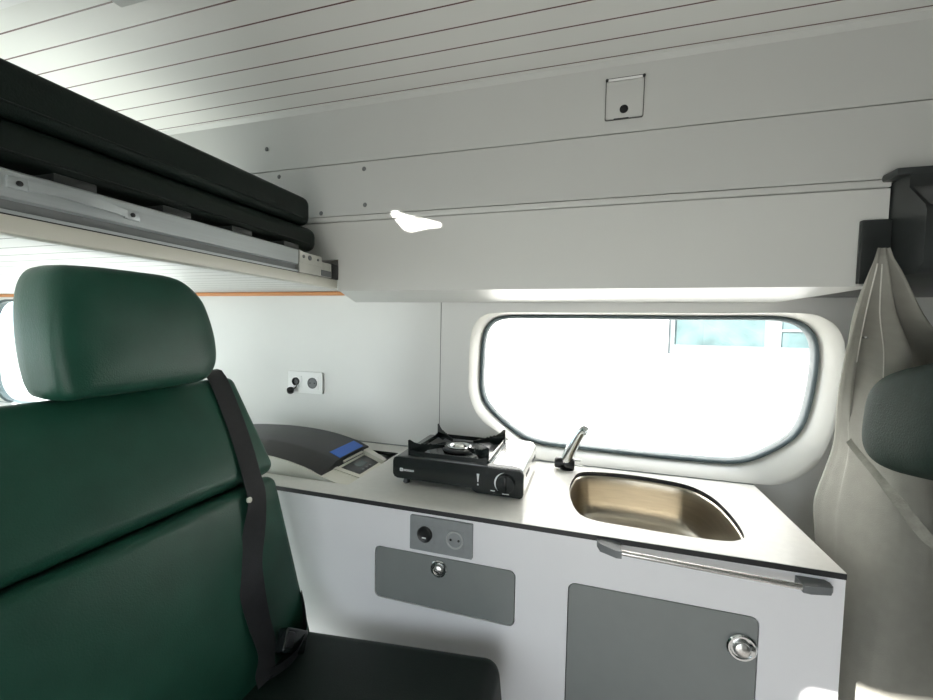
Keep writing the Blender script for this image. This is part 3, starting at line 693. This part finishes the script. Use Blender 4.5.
obj('press_stud', MB().lathe(p, n, [(.006, 0), (.006, .002), (.003, .0035), (.0005, .0035)], 18), M['chrome'], ct)

# front seat seen from behind, right edge of the view
fs = thing('front_seat', (.72, .82, ZF), 'dark front seat with rounded green grey headrest at the right edge of the photo', 'seat')
fh = bmesh.new(); bmesh.ops.create_uvsphere(fh, u_segments=48, v_segments=32, radius=1)
for v in fh.verts:
    x, y, z = v.co; r_ = max(1e-9, math.hypot(x, y)); e1, e2 = .62, .60; cz = spow(r_, e1)
    v.co = Vector((spow(x/r_, e2)*cz*.066, spow(y/r_, e2)*cz*.135, spow(z, e1)*.094))
obj('headrest', MB().addbm(fh, Matrix.Translation((.556, .868, -.138)) @ Matrix.Rotation(R(-14), 4, 'X') @ Matrix.Rotation(R(10), 4, 'Y')), M['seatfab'], fs, smooth=80)
obj('post', MB().cyl((.625, .83, -.30), (.575, .84, -.20), .006, n=12), M['chrome'], fs)
obj('post', MB().cyl((.625, .92, -.30), (.575, .91, -.20), .006, n=12), M['chrome'], fs)
bmx = Matrix.Translation((.715, .74, -.57)) @ Matrix.Rotation(R(-10), 4, 'Y')
obj('backrest', MB().box((-.055, -.23, -.33), (.055, .235, .31), .045, 5, bmx), M['cabdark'], fs, smooth=70)
obj('seat_base', MB().box((.68, .54, ZF), (1.12, .93, -.82), .04, 4), M['cabdark'], fs, smooth=70)

# ------------------------------------------------------------------ outside
ZG = -1.62
struct('ground', MB().box((-40, -40, ZG-.05), (40, 40, ZG)), M['paving'])
hs = thing('house', (1.5, 5.2, ZG), 'white rendered house wall with a pale framed window seen through the kitchen window', 'building')
wx0, wx1, wz0, wz1 = .80, 3.6, -.232, 1.30
obj('wall', MB().plate(rect(-7, 9, ZG, 6.0), [rect(wx0, wx1, wz0, wz1)], .30, XZ(5.0)), M['render'], hs)
def casement(x0, x1, z0, z1, parent):
    w = obj('window', MB().plate(rect(x0, x1, z0, z1), [rect(x0+.07, x1-.07, z0+.10, z1-.07)], .07, XZ(5.04)), M['frame'], parent)
    obj('pane', MB().box((x0+.07, 5.07, z0+.10), (x1-.07, 5.08, z1-.07)), M['tealpane'], w)
    return w
casement(wx0, 1.80, wz0, wz1, hs)
w = casement(1.80, 2.75, wz0, wz1, hs)
obj('transom', MB().box((1.87, 5.045, .03), (2.68, 5.069, .055)), M['frame'], w)
casement(2.75, wx1, wz0, wz1, hs)
obj('sill', MB().box((wx0-.05, 4.96, wz0-.065), (wx1+.05, 5.03, wz0-.004)), M['render'], hs)
hb2 = thing('annex', (-9, 9, ZG), 'pale blue clad building outside the rear side window', 'building')
obj('wall', MB().box((-16, 8.0, ZG), (-7.4, 12, 4.0)), M['render'], hb2)
obj('cladding', MB().box((-15.9, 7.95, -.2), (-10.2, 7.999, 3.9)), M['bluehouse'], hb2)

# ------------------------------------------------------------------ light
W = bpy.data.worlds.new('sky'); S.world = W; W.use_nodes = True
bg = W.node_tree.nodes['Background']
bg.inputs['Color'].default_value = (.86, .94, 1.0, 1); bg.inputs['Strength'].default_value = 3.4
sl_ = bpy.data.lights.new('sun', 'SUN'); sl_.energy = 26; sl_.angle = R(.5); sl_.color = (1, .96, .90)
so = bpy.data.objects.new('sun', sl_); COL.objects.link(so); so.location = (-3, -5, 4)
dirv = Vector((SUN_AZ, 1, 0)).normalized(); dirv.z = -TANE
so.rotation_euler = dirv.to_track_quat('-Z', 'Y').to_euler()

# ------------------------------------------------------------------ camera
cam = bpy.data.cameras.new('camera'); cam.sensor_fit = 'HORIZONTAL'; cam.sensor_width = 36; cam.lens = 36*415.5/933
cam.clip_start = .01; cam.clip_end = 200
co = bpy.data.objects.new('camera', cam); COL.objects.link(co)
yw, pt, rl_ = .2923, -.0516, .0197
F = Vector((-math.sin(yw)*math.cos(pt), math.cos(yw)*math.cos(pt), math.sin(pt)))
Rt = Vector((math.cos(yw), math.sin(yw), 0)); U = Rt.cross(F)
R2 = Rt*math.cos(rl_)+U*math.sin(rl_); U2 = -Rt*math.sin(rl_)+U*math.cos(rl_)
co.matrix_world = Matrix(((R2.x, U2.x, -F.x, 0), (R2.y, U2.y, -F.y, 0), (R2.z, U2.z, -F.z, 0), (0, 0, 0, 1)))
S.camera = co
for o in S.objects:
    if '_o' in o: del o['_o']
S.view_settings.view_transform = 'Standard'; S.view_settings.look = 'None'; S.view_settings.gamma = 1
S.view_settings.use_curve_mapping = False
S.view_settings.exposure = 0.08
